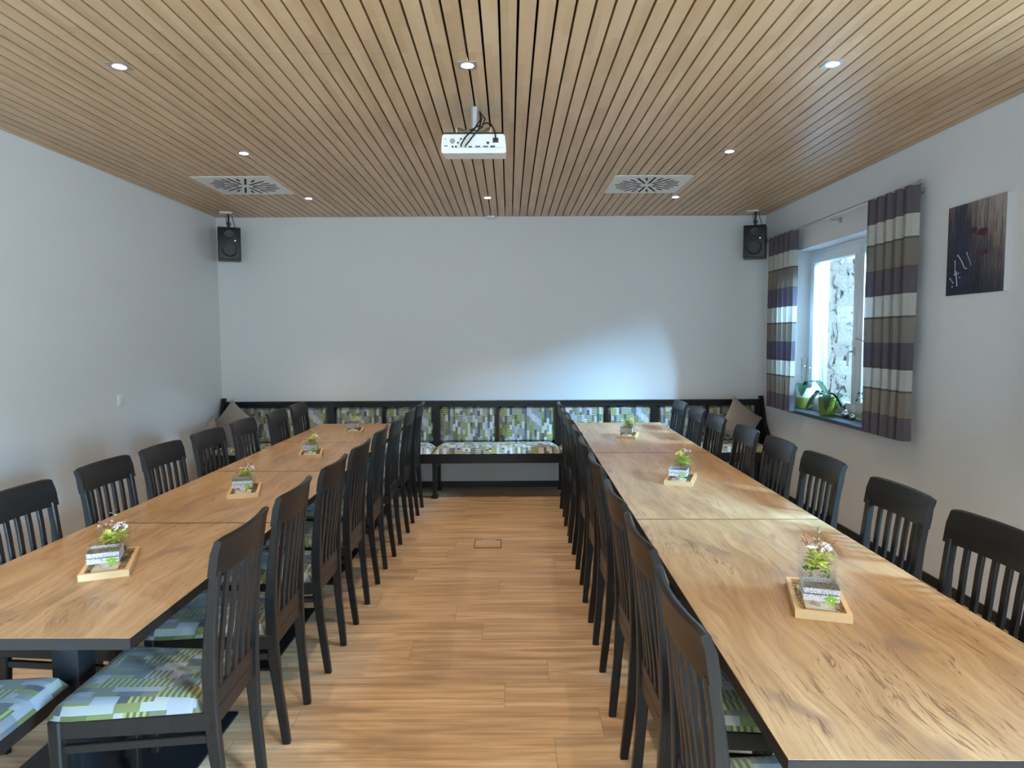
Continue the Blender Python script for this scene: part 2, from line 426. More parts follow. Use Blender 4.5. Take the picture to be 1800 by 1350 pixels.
def tag(o, label, cat, group=None, kind=None):
    o['label'] = label; o['category'] = cat
    if group: o['group'] = group
    if kind: o['kind'] = kind
    return o
def struct(o): o['kind'] = 'structure'; return o
def thing(name, label, cat, loc=(0, 0, 0), rz=0, group=None):
    o = bpy.data.objects.new(name, None); C.objects.link(o); o.empty_display_size = .1
    o.location = loc; o.rotation_euler = (0, 0, rz); return tag(o, label, cat, group)
kids = {}
def tree(o, parent=None):
    c = o.copy(); C.objects.link(c); c.parent = parent
    for ch in [q for q in bpy.data.objects if q.parent == o]: tree(ch, c)
    return c
def dup(o, loc, rz, label):
    c = tree(o); c.location = loc; c.rotation_euler = (0, 0, rz); c['label'] = label; return c

# ------------------------------------------------------------ shell
struct(MB().box(XL-.3, XR+WT, YF-.3, YB+.3, -.2, 0).build('floor', 'floor'))
struct(MB().box(XL-.3, XL, YF-.3, YB+.3, 0, ZC+.1).build('wall_left', 'wall'))
struct(MB().box(XL, XR, YB, YB+.3, 0, ZC+.1).build('wall_back', 'wall'))
struct(MB().box(XL, FW[0], YF-.3, YF, 0, ZC+.1).box(FW[1], XR, YF-.3, YF, 0, ZC+.1).box(FW[0], FW[1], YF-.3, YF, 0, FW[2]).box(FW[0], FW[1], YF-.3, YF, FW[3], ZC+.1).build('wall_front', 'wall'))
wb = MB(); ys = [YF-.3]
for (ya, yb, za, zb) in sorted(WINS):
    wb.box(XR, XR+WT, ys[-1], ya, 0, ZC+.1); wb.box(XR, XR+WT, ya, yb, 0, za-.03); wb.box(XR, XR+WT, ya, yb, zb, ZC+.1); ys.append(yb)
wb.box(XR, XR+WT, ys[-1], YB+.3, 0, ZC+.1)
struct(wb.build('wall_right', 'wall'))
# slatted ceiling: real slats with open joints under a black backing
struct(MB().box(XL-.3, XR+WT, YF-.3, YB+.3, ZC+.10, ZC+.20).build('ceiling', 'plate_dark'))
cuts = [(-1.62, -.33, 3.035), (-.33, -.11, 3.035), (-1.60, -.40, 3.96), (-1.55, -.70, 4.93), (-.95, -.30, 2.72), (-1.0, -.35, 2.43), (-.33, -.02, 3.88), (.05, .48, 3.42), (.0, .46, 3.92), (-.55, -.20, 4.95), (-2.0, -1.3, 5.86)]
sb = MB(); k0 = int((XL-GX0)/PITCH)-1
for k in range(k0, 60):
    xa = GX0+k*PITCH+.0052; xb = GX0+(k+1)*PITCH-.0052
    xa = max(xa, XL+.004); xb = min(xb, XR-.004)
    if xb-xa < .01: continue
    xc = (xa+xb)/2
    yy = [YF+.002]+sorted(c[2] for c in cuts if c[0] < xc < c[1])+[YB-.004]
    for a, b_ in zip(yy, yy[1:]): sb.box(xa, xb, a+.0016, b_-.0016, ZC, ZC+.03)
struct(sb.build('ceiling', 'slats'))
struct(MB().box(XL, XR, YB-.012, YB, 0, .062).build('baseboard_back', 'baseboard'))
struct(MB().box(XL, XL+.012, YF, YB-.012, 0, .062).build('baseboard_left', 'baseboard'))
struct(MB().box(XR-.012, XR, YF, YB-.012, 0, .062).build('baseboard_right', 'baseboard'))

# ------------------------------------------------------------ windows, sills
def window(idx, ya, yb, za, zb):
    fx = XR+.18
    fb = MB(); d = .065
    fb.box(fx, fx+d, ya, yb, za, za+.055); fb.box(fx, fx+d, ya, yb, zb-.055, zb)
    fb.box(fx, fx+d, ya, ya+.055, za+.055, zb-.055); fb.box(fx, fx+d, yb-.055, yb, za+.055, zb-.055)
    win = struct(fb.build('window_%d' % idx, 'frame_white'))
    ym = (ya+yb)/2
    for (a, b_) in ((ya+.045, ym-.002), (ym+.002, yb-.045)):
        s_ = MB(); x0 = fx-.022; x1 = fx+.05; sw = .075
        s_.box(x0, x1, a, b_, za+.045, za+.045+sw, bev=.006); s_.box(x0, x1, a, b_, zb-.045-sw, zb-.045, bev=.006)
        s_.box(x0, x1, a, a+sw, za+.045+sw, zb-.045-sw, bev=.004); s_.box(x0, x1, b_-sw, b_, za+.045+sw, zb-.045-sw, bev=.004)
        so = s_.build('sash', 'frame_white', win, smooth=True)
        MB().box(fx+.010, fx+.016, a+sw, b_-sw, za+.045+sw, zb-.045-sw).build('pane', 'pane', so)
        if a > ym:
            hb = MB(); hz = 1.46; hy = a+.035
            hb.box(x0-.012, x0, hy-.014, hy+.014, hz-.035, hz+.035, bev=.003)
            hb.tube([(x0-.01, hy, hz), (x0-.045, hy, hz), (x0-.052, hy+.004, hz-.02), (x0-.052, hy+.006, hz-.12)], .008)
            hb.build('handle', 'alu', so, smooth=True)
    for yy in (ya, yb-.035): MB().box(XR+WT-.03, XR+WT, yy, yy+.035, za, zb).build('reveal_strip', 'alu', win)  # grey strips added to put a darker line on the bright outer reveal
    struct(MB().box(XR-.045, fx, ya-.02, yb+.02, za-.03, za, bev=.003).build('trim_%d' % idx, 'slate'))
    return win
for i, a in enumerate(WINS): window(i+1, *a)
ff = MB(); fy = YF-.2
for k in range(5):
    xx = FW[0]+(FW[1]-FW[0]-.07)*k/4; ff.box(xx, xx+.07, fy, fy+.07, FW[2], FW[3])
ff.box(FW[0], FW[1], fy, fy+.07, FW[2], FW[2]+.07); ff.box(FW[0], FW[1], fy, fy+.07, FW[3]-.07, FW[3])
wf_ = struct(ff.build('window_4', 'frame_white'))  # unseen window frame, added for the fill light
MB().box(FW[0], FW[1], fy+.03, fy+.036, FW[2], FW[3]).build('pane', 'pane', wf_)
# outside: rendered pillar, gravel, boulder wall
struct(MB().box(XR+WT, 9., -8, 16, -.2, -.02).build('ground', 'gravel'))
random.seed(4)
cells = []
zrow = 0.0
while zrow < 3.2:
    h = random.uniform(.30, .5); y = -5.0+random.random()*.5
    while y < 16:
        l = random.uniform(.4, .85); cells.append((y+l/2, zrow+h/2+random.uniform(-.05, .05), l, h)); y += l
    zrow += h
def stone_h(y, z):
    d = []
    for c in cells:
        if abs(c[0]-y) > 1.2 or abs(c[1]-z) > 1.: continue
        d.append((math.hypot((y-c[0])/c[2]*.6, (z-c[1])/c[3]*.55)))
    d.sort(); e = (d[1]-d[0]) if len(d) > 1 else .3
    return .22*min(1., e/.16)**.5
def stone_pt(u, v):
    y = 1.+u*12.5; z = -.05+v*2.62+.12*math.sin(y*2.1)*v
    return (5.0+.18*v-stone_h(y, z)+random.uniform(-.006, .006), y, z)
sw = MB(); sw.grid(stone_pt, 420, 90)
top = MB
sw = sw.build('retaining_wall', 'stone', smooth=True)
ja = sw.data.attributes.new('joint', 'FLOAT', 'POINT')
for i_, v_ in enumerate(sw.data.vertices):
    h_ = 5.0+.18*max(0, min(1, (v_.co.z+.05)/2.62))-v_.co.x
    ja.data[i_].value = max(0, min(1, (.10-h_)/.05))
md = sw.modifiers.new('solid', 'SOLIDIFY'); md.thickness = .5; md.offset = -1
tag(sw, 'pale rough boulder retaining wall seen through the window', 'wall')
tag(MB().box(XR+WT, XR+WT+.20, 7.05, 7.30, 0, 3.2, bev=.01).build('outside_pillar', 'plaster_out'), 'white rendered pillar outside beside the window', 'pillar')

# ------------------------------------------------------------ recessed lights
def downlight(x, y, label):
    t = thing('recessed_light', label, 'ceiling light', (x, y, ZC), 0, 'recessed ceiling spotlights')
    fr = MB(); s_ = .0425; r = .030; seg = 32
    # square plate with round hole
    ring = [(r*math.cos(2*PI*k/seg), r*math.sin(2*PI*k/seg)) for k in range(seg)]
    def sq(a):
        c_, s2 = math.cos(a), math.sin(a); m_ = max(abs(c_), abs(s2)); return (s_*c_/m_, s_*s2/m_)
    out = [sq(2*PI*(k+.5)/seg if False else 2*PI*k/seg) for k in range(seg)]
    for z0, z1 in ((-.004, 0),):
        a = [fr.bm.verts.new((p[0], p[1], z0)) for p in ring]; b_ = [fr.bm.verts.new((p[0], p[1], z0)) for p in out]
        c_ = [fr.bm.verts.new((p[0], p[1], z1)) for p in out]; d = [fr.bm.verts.new((p[0]*.85, p[1]*.85, .010)) for p in ring]
        for k in range(seg):
            j = (k+1) % seg
            fr.bm.faces.new((a[k], a[j], b_[j], b_[k])); fr.bm.faces.new((b_[k], b_[j], c_[j], c_[k])); fr.bm.faces.new((a[k], d[k], d[j], a[j]))
    fr.build('trim', 'steel', t)
    MB().lathe([(.012, -.0065), (.0255, -.0045), (.026, .006)], 24).build('lens', 'lamp', t)
    ld = bpy.data.lights.new('spot', 'SPOT'); ld.energy = LAMP_W; ld.color = LAMP_COL; ld.spot_size = math.radians(74); ld.spot_blend = 1.0; ld.shadow_soft_size = .022
    lo = bpy.data.objects.new('spot', ld); C.objects.link(lo); lo.parent = t; lo.location = (0, 0, -.012)
    return t
colx = [(-1.79, 'left'), (-.185, 'middle'), (1.507, 'right')]
rows = [(6.06, 'near the far wall'), (4.60, 'level with the air vents'), (3.16, 'in the row nearest the camera'), (1.72, None), (.28, None), (-1.16, None)]
for x, cn in colx:
    for y, rn in rows:
        if rn is None: lab = 'recessed spotlight in the %s row, %s' % (cn, {1.72: 'just above the camera view', .28: 'above the camera', -1.16: 'behind the camera'}[y])
        elif y == 6.06: lab = 'lit recessed spotlight in the %s row of the ceiling, nearest the far wall' % cn
        elif y == 4.60: lab = 'lit recessed spotlight in the %s row, second from the far wall' % cn
        else: lab = 'lit square recessed spotlight, largest in the %s row' % cn
        downlight(x, y, lab)

# ------------------------------------------------------------ air vents
def vent(x, y, rot, label):
    t = thing('air_vent', label, 'ceiling vent', (x, y, ZC), 0, 'square swirl vents in the ceiling')
    MB().box(-.3125, .3125, -.3125, .3125, -.006, 0, bev=.002).build('face_plate', 'vent', t)
    sl = MB()
    n = 24
    for k in range(n):
        a = 2*PI*k/n+rot
        for (r1, r2, w_) in (((.060, .265, .017),) if k % 2 == 0 else ((.165, .250, .017),)):
            m = Matrix.Rotation(a, 4, 'Z')
            sl.box(r1, r2, -w_/2, w_/2, -.0075, -.0055, mat=m)
    sl.build('swirl_slots', 'plate_dark', t)
    return t
vent(-2.155, 5.55, -.154, 'square white air vent with swirl slots in the left of the ceiling')
vent(1.145, 5.57, .06, 'square white air vent with swirl slots in the right of the ceiling')

# ------------------------------------------------------------ projector
t = thing('projector', 'white ceiling projector with ports facing the room', 'projector', (-.182, 3.60, 2.620))
pm = Matrix.Rotation(math.radians(8), 4, 'X')
b_ = MB()
sec = [(-.172, -.048), (-.160, -.052), (.160, -.052), (.172, -.048), (.172, -.015), (.166, .036), (.156, .044), (-.156, .044), (-.166, .036), (-.172, -.015)]
b_.prism([(p[0], 0, p[1]) for p in sec], (0, .25, 0), pm)
b_.build('body', 'white', t)
MB().box(-.155, .155, .004, .24, .044, .054, mat=pm, bev=.003).build('base_cover', 'black_plastic', t)
# ports on the rear face (facing the camera)
def rp(name, mat, x, z, w_, h_, d=.003):
    MB().box(x-w_/2, x+w_/2, -d, 0, z-h_/2, z+h_/2, mat=pm).build(name, mat, t)
def rc(name, mat, x, z, r, d=.003):
    m = pm @ Matrix.Translation((x, 0, z)) @ Matrix.Rotation(PI/2, 4, 'X')
    MB().lathe([(r, 0), (r, d)], 16, mat=m).build(name, mat, t)
rp('recess_line', 'label_grey', .02, -.024, .27, .0012, .001)
rp('power_inlet', 'port_dark', .117, .013, .030, .024)
rp('network_port', 'port_dark', .076, .0, .014, .012)
for x in (.022, .064): rp('video_port', 'socket_blue', x, -.0245+.006, .026, .008)
rp('serial_port', 'port_dark', .101, -.0185, .026, .008)
rp('hdmi_port', 'port_dark', -.018, -.0195, .018, .006)
rc('speaker_grille', 'label_grey', -.112, .010, .014, .001)
for x, z in ((-.148, .020), (-.066, .020), (-.046, .021), (-.014, .021), (-.083, .001), (-.112, -.0185), (-.094, -.0185)): rc('audio_jack', 'port_dark', x, z, .0052 if x > -.14 else .0025)
rp('label_sticker', 'label_grey', -.147, -.015, .019, .008, .001)
MB().box(.058, .098, .02, .030, -.0535, -.052, mat=pm).build('sticker', 'label_grey', t)
# mount
MB().tube([(.0, .13, .055), (.0, .13, .225)], .024, 12).build('mount_pole', 'alu', t, smooth=True)
mt = MB()
for dx, dy in ((-.09, .02), (.09, .02), (-.09, .22), (.09, .22)): mt.sweep([(0, .13, .085), (dx, dy, .082), (dx*1.02, dy, .05)], (.014, .003), side=Vector((0, 0, 1)))
mt.build('mount_arms', 'steel', t)
cb = MB()
cb.tube([(.03, .12, .20), (.035, .09, .15), (.01, .05, .10), (-.0, .01, .07), (-.02, -.02, .045), (-.045, -.035, .015), (-.065, -.02, -.015), (-.066, .0, -.018)], .0042, 8)
cb.tube([(.03, .12, .20), (.04, .08, .15), (.03, .04, .09), (.02, .0, .06), (0, -.025, .03), (-.02, -.035, .0), (-.04, -.022, -.018), (-.044, .0, -.020)], .0042, 8)
cb.tube([(.03, .12, .20), (.06, .09, .15), (.045, .07, .115), (.07, .05, .12), (.095, .02, .10), (.112, -.012, .06), (.117, -.02, .03), (.117, .0, .012)], .0038, 8)
cb.tube([(-.02, .02, .075), (.02, -.0, .062), (.05, .02, .09), (.02, .04, .10), (-.01, .01, .07)], .004, 8)
cb.build('cables', 'cable', t, smooth=True)

# ------------------------------------------------------------ loudspeakers
def speaker(x, y, z, rz, label, tilt=0):
    t = thing('loudspeaker', label, 'loudspeaker', (x, y, z), rz, 'wall corner loudspeakers')
    MB().box(-.105, .105, -.095, .11, -.16, .16, bev=.006).build('cabinet', 'black_plastic', t, smooth=True)
    MB().box(-.10, .10, -.102, -.094, -.155, .155, bev=.004).build('front_baffle', 'black_metal', t, smooth=True)
    mm = Matrix.Rotation(PI/2, 4, 'X')
    MB().lathe([(.078, .0), (.080, .004), (.072, .006), (.066, .004), (.030, -.012), (.024, -.012), (.016, -.005), (.001, -.003)], 32, mat=Matrix.Translation((0, -.103, -.062)) @ mm).build('woofer', 'black_gloss', t, smooth=True)
    MB().lathe([(.045, .0), (.046, .004), (.038, .004), (.016, -.006), (.012, -.002), (.001, .0)], 24, mat=Matrix.Translation((0, -.103, .083)) @ mm).build('tweeter', 'black_gloss', t, smooth=True)
    MB().ball((.052, -.104, .028), .004, 1).build('indicator_light', 'led', t)
    br = MB(); zt = ZC-z
    br.tube([(0, .0, .16), (0, 0, .195), (-.006, .0, .21), (0, 0, .23), (0, 0, zt)], [.014, .010, .014, .009, .009], 10)
    br.box(-.02, .02, -.01, .01, .19, .215)
    br.build('ceiling_bracket', 'black_metal', t, smooth=True)
    MB().tube([(.02, 0, zt), (.03, .0, zt-.03), (.045, .01, .23), (.065, .02, .155)], .0035, 6).tube([(-.01, 0, zt), (-.024, .0, zt-.04), (-.015, .01, .19), (.005, .02, .158)], .003, 6).build('cable', 'cable', t, smooth=True)
    MB().box(-.085, .035, -.05, .05, zt-.014, zt, bev=.004).build('ceiling_plate', 'white', t)
speaker(-2.79, 6.72, 2.530, math.radians(24), 'black loudspeaker hanging in the left corner of the far wall')
speaker(2.475, 6.72, 2.530, math.radians(-24), 'black loudspeaker hanging in the right corner beside the curtain')

# ------------------------------------------------------------ wall and ceiling fittings
t = thing('light_switch', 'white switch plate on the left wall', 'light switch', (XL, 5.165, 1.118))
MB().box(0, .009, -.042, .042, -.042, .042, bev=.003).build('plate', 'white', t, smooth=True)
MB().box(.009, .013, -.028, .028, -.030, .030, bev=.002).build('rocker', 'white', t, smooth=True)
tag(MB().box(-.225, -.135, YB-.075, YB-.005, ZC-.026, ZC, bev=.004).build('sensor_box', 'alu'), 'small grey box on the ceiling above the far wall', 'sensor')
n_ = 0
for i, (px, pz, nm) in enumerate(((-.215, 2.575, 'upper left'), (-.125, 2.575, 'upper right'), (-.215, 2.488, 'lower left'), (-.125, 2.488, 'lower right'))):
    t = thing('wall_socket', '%s one of four faint white cover plates high on the far wall' % nm, 'socket', (px, YB, pz), 0, 'cover plates on the far wall')
    MB().box(-.040, .040, -.006, 0, -.040, .040, bev=.002).build('plate', 'wall', t)
    MB().box(-.022, .022, -.009, -.006, -.022, .022, bev=.001).build('insert', 'wall', t)
t = thing('floor_hatch', 'square floor outlet lid set in the planks between the tables', 'floor outlet', (-.17, 5.02, 0))
MB().box(-.10, .10, -.10, .10, 0, .003).build('lid', 'floor', t)
rim = MB()
for a in ((-.104, .104, -.104, -.099), (-.104, .104, .099, .104), (-.104, -.099, -.099, .099), (.099, .104, -.099, .099)): rim.box(a[0], a[1], a[2], a[3], 0, .0045)
rim.build('rim', 'edge_dark', t)
MB().box(-.045, .055, .078, .092, .003, .006).build('cable_flap', 'alu', t)

# ------------------------------------------------------------ curtains
def curtain_set(yc_far, yc_near, idx):
    # rod
    a, b_ = yc_near[0]-.02, yc_far[1]+.02
    rx = XR-.11; rz = 2.545
    t = thing('curtain_rod', ['steel curtain rod over the window beside the corner', 'steel curtain rod over the window beyond the right edge'][idx], 'curtain rod', (rx, (a+b_)/2, rz))
    L = (b_-a)/2
    MB().tube([(0, -L, 0), (0, L, 0)], .009, 12).build('rod', 'steel', t, smooth=True)
    for s_ in (-1, 1):
        MB().tube([(0, s_*L, 0), (0, s_*(L+.05), 0)], .016, 12).build('end_cap', 'steel', t, smooth=True)
    for yy in (-L+.12, 0, L-.12):
        MB().tube([(0, yy, -.002), (.0, yy, -.022), (.11, yy, -.022)], .007, 8).lathe([(.022, 0), (.022, .006)], 16, mat=Matrix.Translation((.104, yy, -.022)) @ Matrix.Rotation(PI/2, 4, 'Y')).build('bracket', 'steel', t, smooth=True)
    for k, (ya, yb, nm) in enumerate(((yc_far[0], yc_far[1], 'far'), (yc_near[0], yc_near[1], 'near'))):
        lab = {(0, 'far'): 'short curtain with purple, cream and taupe bands beside the loudspeaker', (0, 'near'): 'wide banded curtain between the window and the painting',
               (1, 'far'): 'banded curtain just cut by the right edge of the photo', (1, 'near'): 'unseen banded curtain of the second window, widened to cut its light'}[(idx, nm)]
        nf = 5; x0 = XR-.125
        poly = []
        W = (yb-ya)/nf
        # stacked flat pleats: each pleat a flat run then a quick return
        for i in range(nf):
            y1 = yb-i*W; poly += [(x0+.045, y1), (x0, y1-.012), (x0-.012, y1-W*.55), (x0+.012, y1-W+.02), (x0+.05, y1-W+.006)]
        poly = [(p[0], p[1]) for p in poly]
        cm = MB(); n2 = 14
        vs_ = []
        for j in range(n2+1):
            z = 2.545-(2.545-.90)*j/n2
            dr = .018*j/n2
            vs_.append([cm.bm.verts.new((p[0]+.006*math.sin(j*.5+i*1.3)*j/n2-.0, p[1]+.01*math.sin(i*2.1)*j/n2-(p[1]-(ya+yb)/2)*.05*j/n2, z)) for i, p in enumerate(poly)])
        for j in range(n2):
            for i in range(len(poly)-1): cm.bm.faces.new((vs_[j][i], vs_[j][i+1], vs_[j+1][i+1], vs_[j+1][i]))
        o = cm.build('curtain', 'curtain', None)
        o.modifiers.new('solid', 'SOLIDIFY').thickness = .0015
        tag(o, lab, 'curtain', 'banded window curtains')
curtain_set((6.02, 6.60), (4.25, 4.80), 0)
curtain_set((2.66, 3.275), (.92, 1.80), 1)  # near curtain is out of view, drawn wider to dim the right table

# ------------------------------------------------------------ painting
t = thing('painting', 'unframed canvas of dark streaks and purple poppies on the right wall', 'painting', (XR, 3.81, 2.088))
MB().box(-.030, 0, -.235, .235, -.262, .262).build('stretcher', 'canvas_edge', t)
MB().box(-.0312, -.030, -.235, .235, -.262, .262).build('painted_face', 'painting', t)
def blob(name, mat, cy, cz, ry, rz_, seed, h=.0025):
    random.seed(seed); n = 18
    pts = [(-.0312, cy+ry*math.cos(2*PI*k/n)*random.uniform(.85, 1.1), cz+rz_*math.sin(2*PI*k/n)*random.uniform(.8, 1.1)) for k in range(n)]
    MB().prism(pts, (-h, 0, 0)).build(name, mat, t)
blob('poppy', 'poppy', .020, .098, .038, .022, 1); blob('poppy', 'poppy', -.060, .078, .038, .024, 2); blob('poppy', 'poppy', -.070, -.035, .034, .022, 3)
st = MB(); X = -.0316
for pts in ([(.02, .08), (.015, -.05), (.03, -.24)], [(-.06, .06), (-.05, -.1), (-.055, -.24)], [(-.07, -.05), (-.085, -.15), (-.08, -.25)]): st.tube([(X, a, b_) for a, b_ in pts], .0016, 5)
st.build('poppy_stem', 'poppy_stem', t)
dr = MB()
for pts, r in (([(.135, -.03), (.10, -.07), (.075, -.11), (.055, -.115)], .0028), ([(.16, -.06), (.158, -.13)], .0022), ([(.20, -.16), (.175, -.185)], .0022), ([(.15, -.12), (.135, -.21)], .003), ([(.065, -.02), (.03, -.08), (.022, -.10)], .002)): dr.tube([(X, a, b_) for a, b_ in pts], r, 6)
for a, b_, r in ((.137, -.03, .007), (.162, -.06, .005), (.20, -.16, .006), (.172, -.187, .006), (.16, -.14, .007), (.13, -.135, .006), (.178, -.21, .006), (.115, -.16, .005), (.06, -.025, .005)): dr.ball((X, a, b_), r, 1, (.3, 1, 1))
dr.build('paint_drips', 'paint_white', t)

# ------------------------------------------------------------ bench along the far wall
posts = [-2.985, -1.87, -.768, .515, 1.535, 2.64]
names = ['leftmost bench section with patterned back, under the left loudspeaker', 'second bench section from the left, behind the left table end', 'middle bench section with patterned back panels, facing the aisle',
         'bench section behind the far end of the right table', 'rightmost bench section with patterned back, below the right loudspeaker']
def cushion(x0, x1, y0, y1, z0, z1, parent, name='seat_cushion', mat='fabric', dome=.012, r=.03):
    nx, ny = 24, 10
    def prof(u):   # smooth edge fall
        e = min(u, 1-u); return 1-max(0, 1-e/ .14)**2.6
    def fn(u, v):
        k = min(prof(u)*1., 1)*min(prof(v), 1)
        uu = u; x = x0+(x1-x0)*uu; y = y0+(y1-y0)*v
        return (x, y, z0+(z1-z0)*(.25+.75*k) if 0 < u < 1 and 0 < v < 1 else z0)
    m = MB(); m.grid(fn, nx, ny)
    return m.build(name, mat, parent, smooth=True)
def panel_cushion(x0, x1, z0, z1, y, d, parent):
    def fn(u, v):
        e = min(u, 1-u, v, 1-v); k = 0 if e <= 0 else 1-max(0, 1-e/.10)**2.5
        return (x0+(x1-x0)*u, y-(d*(.3+.7*k) if e > 0 else 0), z0+(z1-z0)*v)
    m = MB(); m.grid(fn, 16, 12); return m.build('back_panel', 'fabric', parent, smooth=True)
BF = 6.485
for i in range(5):
    xa, xb = posts[i], posts[i+1]
    t = thing('bench', names[i], 'bench', ((xa+xb)/2, 6.75, 0), 0, 'upholstered bench sections on the far wall')
    ox = (xa+xb)/2; A, B_ = xa-ox, xb-ox; Y = lambda y: y-6.75
    f = MB()
    yb0, yb1 = Y(6.945), Y(6.980)
    f.box(A, B_, Y(6.93), Y(6.985), .875, .915); f.box(A, B_, Y(6.915), Y(6.985), .915, .930)
    f.box(A, B_, Y(6.925), Y(6.985), .868, .880)
    f.box(A, B_, yb0, yb1, .40, .478)
    f.box(A, A+.035, Y(6.935), Y(6.985), .40, .875); f.box(B_-.035, B_, Y(6.935), Y(6.985), .40, .875)
    f.box(-.016, .016, Y(6.94), Y(6.98), .478, .875)
    f.box(A+.035, B_-.035, Y(6.968), Y(6.98), .478, .875)
    f.build('back_frame', 'bwood', t)
    panel_cushion(A+.037, -.018, .480, .868, Y(6.968), .032, t)
    panel_cushion(.018, B_-.037, .480, .868, Y(6.968), .032, t)
    s_ = MB(); s_.box(A, B_, Y(BF), Y(BF)+.025, .350, .446); s_.box(A, B_, Y(BF)+.025, yb0, .425, .446)
    s_.box(A, B_, Y(6.915), Y(6.94), .35, .425)
    s_.build('seat_frame', 'bwood', t)
    cushion(A+.004, B_-.004, Y(BF)-.008, Y(6.935), .446, .502, t)
    for sx, xx in ((1, A+.004), (-1, B_-.044)):
        if (sx == -1 and i < 4): continue
        l = MB(); l.box(xx, xx+.04, Y(BF)+.002, Y(BF)+.09, .02, .35, bev=.003); l.box(xx, xx+.04, Y(6.86), Y(6.93), .02, .35)
        l.box(xx, xx+.04, Y(BF)+.09, Y(6.86), .30, .35)
        l.box(xx-.012, xx+.052, Y(BF)-.012, Y(BF)+.11, 0, .022, bev=.003); l.box(xx-.01, xx+.05, Y(6.84), Y(6.94), 0, .02)
        l.build('leg', 'bwood', t)
    if i in (0, 4):
        xx = A-.030 if i == 0 else B_
        pr = [(6.985, .40), (6.985, .965), (6.94, .965), (6.925, .93), (6.90, .86), (6.83, .70), (6.72, .58), (6.60, .50), (6.49, .49), (6.49, .34), (6.985, .34)]
        e = MB(); e.prism([(xx, Y(p[0]), p[1]) for p in pr], (.030, 0, 0)); e.build('end_board', 'bwood', t)

# throw pillows in the corners
def pillow(x, y, z, s_, rx, ry, rz, label):
    def sgn(front):
        def fn(u, v):
            a, b_ = 2*u-1, 2*v-1
            e = max(0, (1-a*a))**.55*max(0, (1-b_*b_))**.55
            pinch = 1-.10*(1-abs(a)**2)*abs(b_)**3-.0; pinch2 = 1-.10*(1-abs(b_)**2)*abs(a)**3
            return (a*s_/2*pinch2, front*.065*e, b_*s_/2*pinch)
        return fn
    m = MB(); m.grid(sgn(1), 18, 18); m.grid(sgn(-1), 18, 18)
    bmesh.ops.remove_doubles(m.bm, verts=m.bm.verts, dist=.0005)
    o = m.build('throw_pillow', 'pillow', None, smooth=True); o.location = (x, y, z); o.rotation_euler = (rx, ry, rz)
    tag(o, label, 'pillow', 'plain throw pillows on the bench')
R = math.radians
pillow(-2.80, 6.69, .700, .40, R(-15), R(38), R(-12), 'taupe throw pillow standing on a corner at the left bench end')
pillow(-2.905, 6.38, .625, .36, R(-10), R(20), R(-72), 'taupe throw pillow leaning on the left wall, in front of another pillow')
pillow(2.36, 6.72, .708, .40, R(-14), R(36), R(10), 'grey throw pillow standing on its corner at the right bench end')

# ------------------------------------------------------------ tables
def table(L, W, label, group, cx, cy, rz, peds):
    t = thing('dining_table', label, 'table', (cx, cy, 0), rz, group)
    hw, hl = W/2, L/2-.0028
    MB().box(-hw+.0015, hw-.0015, -hl+.0035, hl-.0035, .7435, .746, bev=.0005).build('tabletop', 'table', t)
    MB().box(-hw, hw, -hl+.001, hl-.001, .712, .7445).build('edge_band', 'edge_dark', t)
    for (px, py, hx, hy, pc) in peds:
        c = MB(); c.box(px-.045, px+.045, py-.045, py+.045, .012, .70, bev=.003); c.box(px-.20, px+.20, py-.16, py+.16, .698, .712)
        c.build('column', 'black_metal', t, smooth=True)
        MB().box(px-hx, px+hx, py-hy+pc, py+hy+pc, 0, .012, bev=.003).build('base_plate', 'black_metal', t)
    return t
yl = [1.822, 3.000, 4.178, 5.357, 6.535]
gap_y = [2.20, 3.44, 4.55, 5.72]
ords = ['nearest the camera', 'second from the camera', 'third from the camera', 'farthest from the camera']
for i in range(4):
    cy = (yl[i]+yl[i+1])/2; cx = -1.519+.0125*cy
    table(yl[i+1]-yl[i], .845, 'square-cornered oak-top table of the left row, %s' % ords[i], 'oak-top tables of the left row', cx, cy, -.0125, [(.0, gap_y[i]-cy, .33, .36, .16 if i == 0 else (.0 if i < 3 else -.05))])
yr = [1.248, 3.007, 4.79, 6.518]
ords3 = ['nearest the camera', 'in the middle', 'at the bench end']
for i in range(3):
    cy = (yr[i]+yr[i+1])/2; cx = .950+.0185*cy
    table(yr[i+1]-yr[i], .845, 'long oak-top table of the right row, %s' % ords3[i], 'oak-top tables of the right row', cx, cy, -.0185, [(-.03, -.52, .30, .18, 0), (-.03, .52, .30, .18, 0)])

